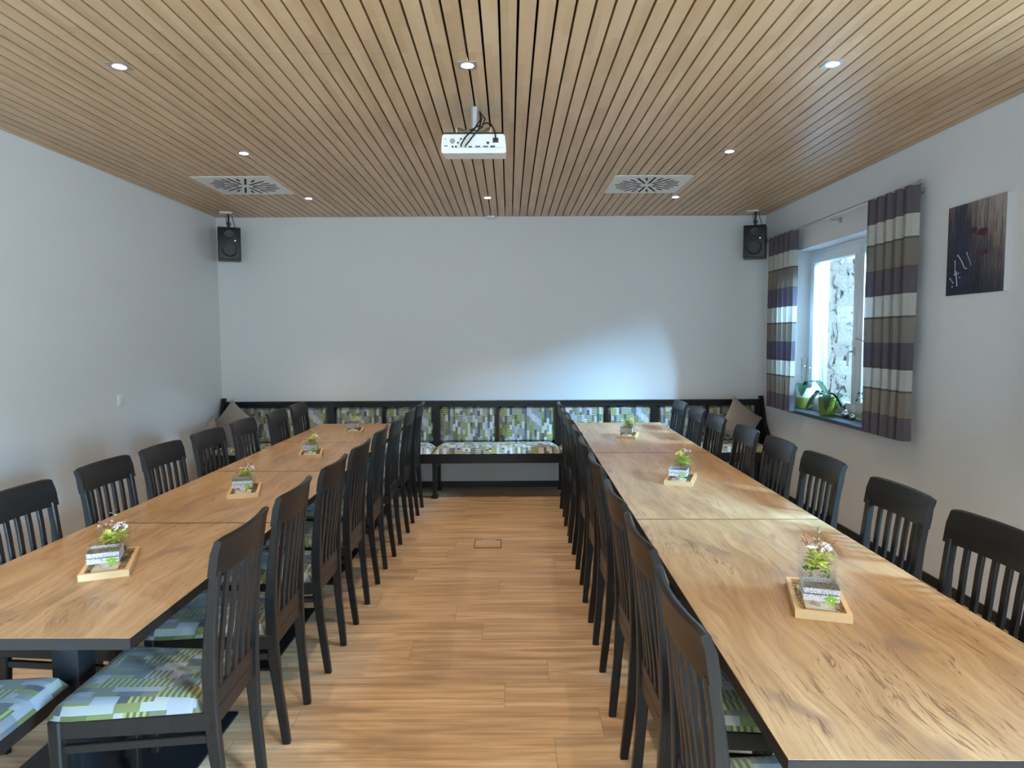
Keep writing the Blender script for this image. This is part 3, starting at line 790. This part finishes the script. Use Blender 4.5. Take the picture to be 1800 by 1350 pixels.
# ------------------------------------------------------------ chair
def make_chair():
    t = thing('dining_chair', 'x', 'chair', (0, 0, 0), 0, 'x')
    prof = [(-.034, 0), (-.022, .12), (-.010, .24), (-.001, .36), (.002, .46), (.000, .58), (-.008, .70), (-.020, .81), (-.033, .90), (-.046, .985)]
    def px(z):
        for (x0, z0), (x1, z1) in zip(prof, prof[1:]):
            if z <= z1: k = (z-z0)/(z1-z0); return x0+(x1-x0)*k
        return prof[-1][0]
    def hy(z): return .140+.030*min(z/.5, 1)-(.0)+max(0, z-.45)*.022      # centre of a stile, half distance
    def bow(y, z): return -.016*(1-(y/.19)**2)*max(0, min(1, (z-.42)/.3))  # back curves away in the middle
    for s_ in (-1, 1):
        pts = [(px(z)-.0, s_*hy(z), z) for z in [p[1] for p in prof[:-1]]]
        sz = [(.026, .030)]+[(.028, .034)]*2+[(.030, .042)]*3+[(.030, .036)]+[(.029, .030)]*2
        MB().sweep(pts, sz).build('leg', 'bwood', t, smooth=True)
        xf = .445; fp = [(xf+.002, s_*.198, 0), (xf, s_*.203, .25), (xf, s_*.205, .455)]
        MB().sweep(fp, [(.028, .028), (.034, .034), (.038, .038)]).build('leg', 'bwood', t, smooth=True)
        # side stretcher
        MB().sweep([(px(.365), s_*hy(.365), .368), (xf, s_*.203, .362)], (.018, .026), side=Vector((0, 1, 0))).build('stretcher', 'bwood', t, smooth=True)
    # apron
    ap = MB()
    for s_ in (-1, 1): ap.sweep([(0.0, s_*.172, .4275), (.445, s_*.208, .4275)], (.022, .056))
    ap.sweep([(.454, -.195, .4275), (.454, .195, .4275)], (.022, .056), side=Vector((1, 0, 0)))
    ap.sweep([(.0, -.165, .4275), (.0, .165, .4275)], (.022, .056), side=Vector((1, 0, 0)))
    ap.build('seat_frame', 'bwood', t, smooth=True)
    # lower back rail, bowed
    lr = []
    for k in range(9):
        y = -.165+.33*k/8; lr.append((px(.48)+bow(y, .48), y, .483))
    MB().sweep(lr, (.055, .022), side=Vector((0, 0, 1))).build('lower_rail', 'bwood', t, smooth=True)
    # top rail: bowed, deep, rounded top
    m = MB(); n = 14; H0, H1 = .885, 1.0
    secs = [(-.012, H0), (-.013, .92), (-.012, .96), (-.015, .982), (-.012, .995), (-.002, 1.0), (.008, .996), (.012, .985), (.012, .95), (.012, .92), (.012, H0)]
    rings = []
    for k in range(n+1):
        y = -.2025+.405*k/n; rg = []
        edge = .005*max(0, abs(y/.2025)-.94)/.06
        for dx, z in secs:
            zz = z-(edge if z > .97 else 0)
            rg.append(m.bm.verts.new((px(min(z, .984))+(0 if z < .984 else -.006)+1.25*bow(y, 1)+dx*1.05, y, zz)))
        rings.append(rg)
    q = len(secs)
    for a, b_ in zip(rings, rings[1:]):
        for k in range(q): m.bm.faces.new((a[k], a[(k+1) % q], b_[(k+1) % q], b_[k]))
    m.bm.faces.new(rings[0][::-1]); m.bm.faces.new(rings[-1])
    m.build('top_rail', 'bwood', t, smooth=True)
    # five slats
    for k in range(5):
        c = (k-2)/2*.112
        pts = [(px(z)+bow(c, z)*1.1, c*(1+.10*(z-.5)), z) for z in (.505, .58, .66, .74, .82, .892)]
        MB().sweep(pts, (.024, .012)).build('slat', 'bwood', t, smooth=True)
    # seat cushion (trapezoid, domed)
    def fn(u, v):
        x = .020+.458*u; hw_ = .176+.050*u; y = hw_*(2*v-1)
        e = min(u, 1-u, v, 1-v); k_ = 0 if e <= 0 else 1-max(0, 1-e/.16)**2.6
        if e <= 0: return (x, y, .456)
        return (x, y, .456+.014+.030*k_)
    sm = MB(); sm.grid(fn, 18, 18)
    # round the front corners
    for vtx in sm.bm.verts:
        if vtx.co.x > .39:
            f_ = (vtx.co.x-.39)/.088; lim = .226-.035*f_*f_
            if abs(vtx.co.y) > lim*.8: vtx.co.y *= 1-.10*f_*f_*min(1, (abs(vtx.co.y)/lim))
    sm.build('seat_cushion', 'fabric_seat', t, smooth=True, rotuv=True)
    return t
chair0 = make_chair(); first = [True]
def place(x, y, rz, label, group):
    if first[0]:
        c = chair0; c.location = (x, y, 0); c.rotation_euler = (0, 0, rz); c['label'] = label; first[0] = False
    else: c = dup(chair0, (x, y, 0), rz, label)
    c['group'] = group; return c
num = ['first', 'second', 'third', 'fourth', 'fifth', 'sixth', 'seventh', 'eighth', 'ninth']
random.seed(2)
LA = [(2.12, -.862), (2.65, -.866), (3.20, -.848), (3.735, -.838), (4.34, -.84), (4.88, -.826), (5.47, -.816), (6.00, -.806)]
for i, (y, x) in enumerate(LA):
    place(x-.052, y, PI+random.uniform(-.015, .015), 'black slat-back chair on the aisle side of the left row, %s from the camera' % num[i], 'chairs on the aisle side of the left tables')
RA = [(1.485, .388), (2.02, .400), (2.54, .408), (3.19, .420), (3.74, .430), (4.31, .444), (4.90, .448), (5.36, .455), (5.93, .463)]
for i, (y, x) in enumerate(RA):
    place(x+.052, y, random.uniform(-.015, .015), 'black slat-back chair on the aisle side of the right row, %s from the camera' % num[i], 'chairs on the aisle side of the right tables')
LW = [(1.90, -1.975), (2.60, -1.965), (3.19, -1.972), (3.69, -1.955), (4.27, -1.96), (4.83, -1.955), (5.45, -1.928), (5.99, -1.920)]
for i, (y, x) in enumerate(LW):
    lab = 'black slat-back chair by the left wall, %s from the camera' % num[i] if i else 'black chair at the left edge, only its patterned seat showing under the table'
    place(x+.052, y, random.uniform(-.03, .03), lab, 'chairs along the left wall')
RW = [(2.02, 1.512), (2.56, 1.525), (3.21, 1.534), (3.74, 1.538), (4.28, 1.540), (4.93, 1.548), (5.50, 1.568), (6.03, 1.560)]
for i, (y, x) in enumerate(RW):
    place(x-.052+.012, y, PI+random.uniform(-.03, .03), 'black slat-back chair by the right wall, %s from the camera' % num[i], 'chairs along the right wall')

# ------------------------------------------------------------ centrepieces
ZT = .746
def petal_leaf(m, base, dirv, L, W, n=4, droop=.3):
    d = Vector(dirv).normalized(); s_ = d.cross(Vector((0, 0, 1)));
    if s_.length < .01: s_ = Vector((1, 0, 0))
    s_.normalize(); rows_ = []
    for k in range(n+1):
        u = k/n; w_ = W/2*math.sin(PI*min(1, u*.92+.06))**.8
        c = Vector(base)+d*L*u+Vector((0, 0, -droop*L*u*u))
        rows_.append([m.bm.verts.new(c-s_*w_), m.bm.verts.new(c+Vector((0, 0, -.06*W))), m.bm.verts.new(c+s_*w_)])
    for a, b_ in zip(rows_, rows_[1:]):
        m.bm.faces.new((a[0], a[1], b_[1], b_[0])); m.bm.faces.new((a[1], a[2], b_[2], b_[1]))
def glass_cup(w_, h, th, parent, z0, flare=1.0):
    m = MB(); o = w_/2; i_ = o-th
    def ring(a, z): return [m.bm.verts.new((sx*a, sy*a, z)) for sx, sy in ((-1, -1), (1, -1), (1, 1), (-1, 1))]
    rs = [ring(o*.94, z0), ring(o*flare, z0+h), ring(i_*flare, z0+h), ring(i_*.94, z0+.008)]
    for a, b_ in zip(rs, rs[1:]):
        for k in range(4): m.bm.faces.new((a[k], a[(k+1) % 4], b_[(k+1) % 4], b_[k]))
    m.bm.faces.new(rs[0][::-1]); m.bm.faces.new(rs[-1])
    return m.build('glass', 'glass', parent)
def centrepiece(cx, cy, rz, seed, where, big=1., white_flower=False, red=True, green=False):
    rnd = random.Random(seed)
    Rz = Matrix.Rotation(rz, 3, 'Z')
    def at(x, y): v = Rz @ Vector((x, y, 0)); return (cx+v.x, cy+v.y)
    tr = thing('wooden_tray', 'light bamboo tray under the glasses, %s' % where, 'tray', (cx, cy, ZT), rz, 'bamboo trays on the tables')
    W, L = .157, .29; f = MB(); hw, hl = W/2, L/2; th = .014; hh = .024
    def mitre(p): f.prism(p, (0, 0, hh))
    mitre([(-hw, -hl, 0), (hw, -hl, 0), (hw-th, -hl+th, 0), (-hw+th, -hl+th, 0)]); mitre([(-hw, hl, 0), (-hw+th, hl-th, 0), (hw-th, hl-th, 0), (hw, hl, 0)])
    mitre([(-hw, -hl, 0), (-hw+th, -hl+th, 0), (-hw+th, hl-th, 0), (-hw, hl, 0)]); mitre([(hw, -hl, 0), (hw, hl, 0), (hw-th, hl-th, 0), (hw-th, -hl+th, 0)])
    f.build('rim', 'tray', tr)
    MB().box(-hw+th, hw-th, -hl+th, hl-th, .0, .005).build('base', 'tray', tr)
    g = MB()
    for k in range(60):
        x = rnd.uniform(-hw+.022, hw-.022); y = rnd.uniform(-hl+.022, hl-.022)
        if abs(x) < .055 and (-.125 < y < .12): continue
        g.ball((x, y, .0085+rnd.uniform(0, .004)), rnd.uniform(.004, .007), 1, (1, 1, .7))
    for k in range(50):
        x = rnd.choice((-1, 1))*rnd.uniform(.050, .056); y = rnd.uniform(-.11, .10); a = rnd.uniform(0, PI)
        g.tube([(x, y, .012), (x+.012*math.cos(a), y+.012*math.sin(a), .02), (x+.02*math.cos(a+.8), y+.02*math.sin(a+.8), .012)], .0008, 4)
    gg = g.build('moss_filling', 'moss', tr); gg['kind'] = 'stuff'
    # front glass with lace band
    x, y = at(-.004, -.070); Z = ZT+.0055
    c = thing('candle_glass', 'square glass with lace band and green flower, %s' % where, 'candle holder', (x, y, Z), rz, 'lace-banded candle glasses')
    glass_cup(.100, .100, .0035, c, 0, 1.02)
    MB().box(-.041, .041, -.041, .041, .0085, .016).build('sand', 'sand', c)['kind'] = 'stuff'
    lb = MB()
    for z0, z1 in ((.044, .063), (.0655, .082)):
        a = .0515
        ring = [(-a, -a), (a, -a), (a, a), (-a, a)]
        lo_ = [lb.bm.verts.new((p[0]*(.965+.0), p[1]*.965, z0)) for p in ring]; hi_ = [lb.bm.verts.new((p[0]*.99, p[1]*.99, z1)) for p in ring]
        for k in range(4): lb.bm.faces.new((lo_[k], lo_[(k+1) % 4], hi_[(k+1) % 4], hi_[k]))
    lb.build('lace_band', 'lace', c)
    fl = MB()
    for k in range(5):
        a = 2*PI*k/5+.3; p = []
        for q in range(9):
            u = q/8; wdt = .0042*math.sin(PI*u)
            p.append((u, wdt))
        outl = [(u*.019, w_*1.2) for u, w_ in p]+[(u*.019, -w_*1.2) for u, w_ in p[::-1][1:-1]]
        pts = [(.026+math.cos(a)*u-math.sin(a)*w_, -.0535, .050+math.sin(a)*u+math.cos(a)*w_) for u, w_ in outl]
        fl.prism(pts, (0, .002, 0))
    fl.build('flower_cutout', 'felt_green', c)
    MB().ball((.026, -.0545, .050), .0026, 1).build('flower_centre', 'bud', c)
    tl = thing('tealight', 'small tealight in the lace-banded glass, %s' % where, 'candle', (x, y, Z+.0165), rz, 'tealights')
    MB().lathe([(.019, 0), (.0195, .013), (.0185, .013), (.018, .002)], 20).build('cup', 'alu', tl, smooth=True)
    MB().lathe([(.018, .003), (.018, .0115), (.001, .011)], 20).build('wax', 'wax', tl, smooth=True)
    MB().tube([(0, 0, .011), (.001, 0, .017)], .0008, 5).build('wick', 'cable', tl)
    # planted glass behind
    x, y = at(.004, .058)
    p_ = thing('flower_glass', 'square glass of artificial succulents and flowers, %s' % where, 'flower arrangement', (x, y, Z), rz+.04, 'flower glasses on the trays')
    H = .13*big
    glass_cup(.102, H, .0035, p_, 0, 1.03)
    pb = MB()
    for k in range(45): pb.ball((rnd.uniform(-.034, .034), rnd.uniform(-.034, .034), rnd.uniform(.014, .045)), rnd.uniform(.006, .010), 1)
    pb.build('pebbles', 'pebble', p_)['kind'] = 'stuff'
    # yellow green mum
    ms = MB(); cc = Vector((rnd.uniform(-.012, .0), -.012, H*.78))
    for k in range(90):
        a = rnd.uniform(0, 2*PI); e = math.asin(rnd.uniform(-.3, 1)); d = Vector((math.cos(a)*math.cos(e), math.sin(a)*math.cos(e), math.sin(e)))
        petal_leaf(ms, cc+d*.014, d, rnd.uniform(.018, .028)*(1.2 if green else 1), .013, 2, .2)
    ms.build('chrysanthemum', 'leaf_yellow' if not green else 'leaf_lime', p_)
    lf = MB()
    for k in range(46):
        a = rnd.uniform(0, 2*PI); b0 = Vector((rnd.uniform(-.03, .03), rnd.uniform(-.03, .03), H*rnd.uniform(.55, .95)))
        petal_leaf(lf, b0, (math.cos(a), math.sin(a), rnd.uniform(-.2, .9)), rnd.uniform(.02, .038), .016, 3, .3)
    lf.build('lime_leaves', 'leaf_lime', p_)
    dg = MB()
    for k in range(50):
        a = rnd.uniform(0, 2*PI); b0 = Vector((rnd.uniform(-.036, .036), rnd.uniform(-.036, .036), H*rnd.uniform(.35, .65)))
        petal_leaf(dg, b0, (math.cos(a), math.sin(a), rnd.uniform(-.1, .8)), rnd.uniform(.012, .02), .009, 2, .3)
    dg.build('succulent', 'leaf_green', p_)
    tw = MB(); bl = MB(); br = MB()
    for k in range(7 if red else 3):
        a = rnd.uniform(0, 2*PI); l = rnd.uniform(.03, .06)
        tip = Vector((math.cos(a)*.05*rnd.uniform(.5, 1.2), math.sin(a)*.03+.01, H+l*.6)); base = Vector((0, .01, H*.6))
        mid = (tip+base)/2+Vector((0, 0, .01)); tw.tube([base, mid, tip], .0009, 4)
        for q in range(5):
            pp = mid.lerp(tip, rnd.uniform(.2, 1.1))+Vector((rnd.uniform(-.008, .008), rnd.uniform(-.008, .008), rnd.uniform(-.005, .008)))
            br.ball(pp, rnd.uniform(.0022, .0036), 1)
        for q in range(3):
            petal_leaf(bl, mid.lerp(tip, rnd.uniform(.3, 1)), (math.cos(a+q*2), math.sin(a+q*2), .6), .017, .010, 2, .1)
    fb_ = MB(); fx_ = rnd.choice((.018, -.018)) if not red else .020
    for k in range(70):
        a = rnd.uniform(0, 2*PI); rr = .026*math.sqrt(rnd.random())
        fb_.ball((fx_+rr*math.cos(a), .008+rr*math.sin(a), H+.004+.018*(1-rr/.026)+rnd.uniform(-.006, .008)), rnd.uniform(.0022, .0038), 1)
    fb_.build('filler_blossoms', 'bud' if red else 'leaf_yellow', p_)['kind'] = 'stuff'
    # one tall sprig
    tip = Vector((rnd.uniform(-.012, .012), .015, H+.072)); tw.tube([Vector((0, .01, H*.6)), tip], .001, 4)
    for q in range(6): petal_leaf(bl, Vector((0, .01, H)).lerp(tip, .25+.15*q), (math.cos(q*2.4), math.sin(q*2.4), .5), .018, .013, 2, .1)
    tw.build('twigs', 'stem', p_); bl.build('pale_leaves', 'leaf_pale', p_)
    br.build('berries', 'berry' if red else 'bud', p_)['kind'] = 'stuff'
    if white_flower:
        wf = MB()
        for q in range(6): petal_leaf(wf, Vector((-.018, -.02, H+.012)), (math.cos(q*1.05), math.sin(q*1.05), .25), .022, .014, 2, .1)
        wf.build('white_blossom', 'bud', p_)
centrepiece(-1.485, 2.421, R(22), 11, 'left row nearest the camera', .88)
centrepiece(-1.456, 3.605, R(17), 12, 'left row second from the camera', .85, True)
centrepiece(-1.442, 4.784, R(13), 13, 'left row third from the camera', .85, False, False)
centrepiece(-1.408, 5.975, R(8), 14, 'left row nearest the bench', .70, False, False)
centrepiece(.971, 2.042, R(-17.5), 15, 'right row nearest the camera', 1.12, True)
centrepiece(1.004, 3.832, R(-21), 16, 'right row second from the camera', 1.05, False, False, True)
centrepiece(1.005, 5.574, R(-16), 17, 'right row nearest the bench', .95, False, False, True)

# ------------------------------------------------------------ window sill objects
SZ = .905
def orchid_leaf(m, base, ang, L, W, rise, droop):
    rows_ = []; n = 10; d = Vector((math.cos(ang), math.sin(ang), 0)); s_ = Vector((-math.sin(ang), math.cos(ang), 0))
    for k in range(n+1):
        u = k/n; w_ = W/2*max(.12, math.sin(PI*(u*.9+.08)))**.7 if k < n else .001
        c = Vector(base)+d*L*u*(1-.25*u*droop)+Vector((0, 0, rise*math.sin(min(1, u*1.3)*PI/2)-droop*L*u**2.2))
        rows_.append([m.bm.verts.new(c-s_*w_+Vector((0, 0, w_*.35))), m.bm.verts.new(c), m.bm.verts.new(c+s_*w_+Vector((0, 0, w_*.35)))])
    for a, b_ in zip(rows_, rows_[1:]):
        m.bm.faces.new((a[0], a[1], b_[1], b_[0])); m.bm.faces.new((a[1], a[2], b_[2], b_[1]))
def pot(name, label, x, y, r0_, r1_, h, mats, textured=False):
    t = thing(name, label, 'potted plant', (x, y, SZ), 0)
    if len(mats) == 1:
        m = MB(); m.lathe([(r0_*.9, 0), (r0_, .004), (r1_, h), (r1_*.93, h), (r1_*.9, h*.9)], 28 if not textured else 36)
        if textured:
            random.seed(8)
            for v in m.bm.verts: pass
        o = m.build('pot', mats[0], t, smooth=not textured)
        if textured:
            dm = MB(); random.seed(9)
            for i in range(22):
                for j in range(7):
                    a = 2*PI*(i+.5*(j % 2))/22; z = h*(.08+.125*j); rr = r0_+(r1_-r0_)*z/h
                    dm.ball((rr*math.cos(a), rr*math.sin(a), z), .0062, 1, (.8, .8, 1.3))
            dm.build('raised_scales', mats[0], t)['kind'] = 'stuff'
    else:
        MB().lathe([(r0_*.9, 0), (r0_, .004), (r0_+(r1_-r0_)*.55, h*.55)], 28).build('lower_band', mats[0], t, smooth=True)
        MB().lathe([(r0_+(r1_-r0_)*.55, h*.55), (r1_, h), (r1_*.93, h), (r1_*.9, h*.9)], 28).build('upper_band', mats[1], t, smooth=True)
    MB().lathe([(r1_*.88, h*.86), (r1_*.5, h*.92), (.001, h*.93)], 16).build('bark_chips', 'bark', t, smooth=True)
    return t
# middle: lime textured pot, big leaves
py2, px2 = 5.73, XR+.082
tp = t = pot('orchid_plant', 'orchid with arching leaves in a dimpled lime pot on the windowsill', px2, py2, .042, .058, .118, ['pot_lime'], True)
m = MB()
for ang, L, W, ri, dr in ((1.75, .20, .052, .105, .1), (3.3, .19, .05, .05, .75), (4.2, .17, .052, .05, .8), (5.0, .19, .055, .06, .75), (1.35, .10, .05, .06, .5), (2.5, .18, .05, .05, .85), (-1.35, .16, .05, .05, .7), (1.9, .15, .05, .06, .6)):
    orchid_leaf(m, (0, 0, .12), ang, L, W, ri, dr)
m.build('leaves', 'orchid', t, smooth=True)
MB().tube([(-.01, .015, .10), (-.015, .055, .30)], .002, 6).tube([(.01, -.015, .10), (.0, -.055, .31)], .002, 6).build('support_stick', 'stick', t)
MB().tube([(.0, -.01, .12), (.005, -.035, .22), (.005, -.03, .24)], .0022, 6).ball((.0, -.035, .235), .005, 1).build('flower_stem', 'stem', t)
m = MB()
for a in (0, 1.3, 2.6, 3.9, 5.2): m.tube([(0, 0, .11), (.03*math.cos(a), .03*math.sin(a), .145), (.055*math.cos(a), .055*math.sin(a), .125)], .003, 6)
m.build('aerial_roots', 'leaf_pale', t, smooth=True)
m = MB(); m.tube([(.02, -.01, .0+.03), (.01, -.075, .05), (.0, -.15, .17), (-.0, -.21, .21), (-.005, -.25, .17)], .0025, 6); m.tube([(.01, -.12, .12), (.0, -.20, .15), (0, -.26, .15)], .0022, 6)
m.build('trailing_stem', 'orchid', t, smooth=True); t.scale = (1.3, 1.3, 1.3)
# left: two-tone pot, flower spikes
t = pot('orchid_plant', 'orchid with two thin flower spikes in a two-tone green and white pot', XR+.090, 6.22, .045, .056, .16, ['pot_lime', 'pot_white'])
m = MB()
for ang, L, W, ri, dr in ((4.2, .11, .07, .03, .9), (5.2, .09, .05, .05, .5), (1.6, .08, .05, .03, .6)): orchid_leaf(m, (-.01, -.01, .17), ang, L, W, ri, dr)
m.build('leaves', 'orchid', t, smooth=True)
m = MB(); m.tube([(0, .01, .16), (-.005, .03, .25), (-.005, .035, .385)], .0022, 6); m.tube([(0, -.01, .16), (.0, -.03, .26), (.005, -.045, .39)], .0022, 6)
m.tube([(-.005, .03, .31), (-.01, -.0, .335), (-.01, -.02, .325)], .0014, 5); m.tube([(.0, -.038, .30), (-.005, -.07, .32), (-.005, -.095, .315)], .0014, 5)
for z in (.24, .30, .36): m.ball((-.005, .032, z), .004, 1)
for z in (.23, .29, .35): m.ball((.002, -.038, z), .004, 1)
m.build('flower_spike', 'stem', t, smooth=True)
m = MB()
for c in ((-.01, -.025, .322), (-.005, -.10, .313)): m.ball(c, .009, 2, (.7, 1.3, .7))
m.build('bud', 'bud', t, smooth=True); t.scale = (1.25, 1.25, 1.25)
# right pot (mostly behind the curtain)
t = pot('orchid_plant', 'slim two-tone pot half hidden behind the near curtain', XR+.075, 5.08, .028, .044, .14, ['pot_lime', 'pot_white'])
m = MB()
for ang, L, W, ri, dr in ((1.6, .12, .03, .08, .3), (4.6, .16, .045, .06, .6), (3.4, .10, .04, .05, .4)): orchid_leaf(m, (0, 0, .135), ang, L, W, ri, dr)
m.build('leaves', 'orchid', t, smooth=True)
m = MB(); m.tube([(0, 0, .13), (.0, .01, .40), (0, .03, .52), (.0, .10, .545), (0, .17, .55)], .003, 6); m.build('flower_spike', 'orchid', t, smooth=True); t.scale = (1.2, 1.2, 1.2)
# goblet and silver balls
t = thing('glass_goblet', 'clear stemmed glass between the two orchid pots', 'glass', (XR+.045, 5.975, SZ))
MB().lathe([(.034, 0), (.030, .004), (.006, .012), (.005, .035), (.012, .042), (.030, .055), (.042, .08), (.040, .115), (.038, .115), (.039, .08), (.028, .058), (.002, .048)], 24).build('bowl', 'glass', t, smooth=True)
o = MB().ball((0, 0, .036), .036, 3).build('decorative_ball', 'chrome', None, smooth=True, loc=(XR+.112, 5.47, SZ)); tag(o, 'larger chrome ball on the windowsill', 'ball', 'chrome balls on the windowsill')
o = MB().ball((0, 0, .025), .025, 3).build('decorative_ball', 'chrome', None, smooth=True, loc=(XR+.112, 5.355, SZ)); tag(o, 'smaller chrome ball beside the larger one on the windowsill', 'ball', 'chrome balls on the windowsill')
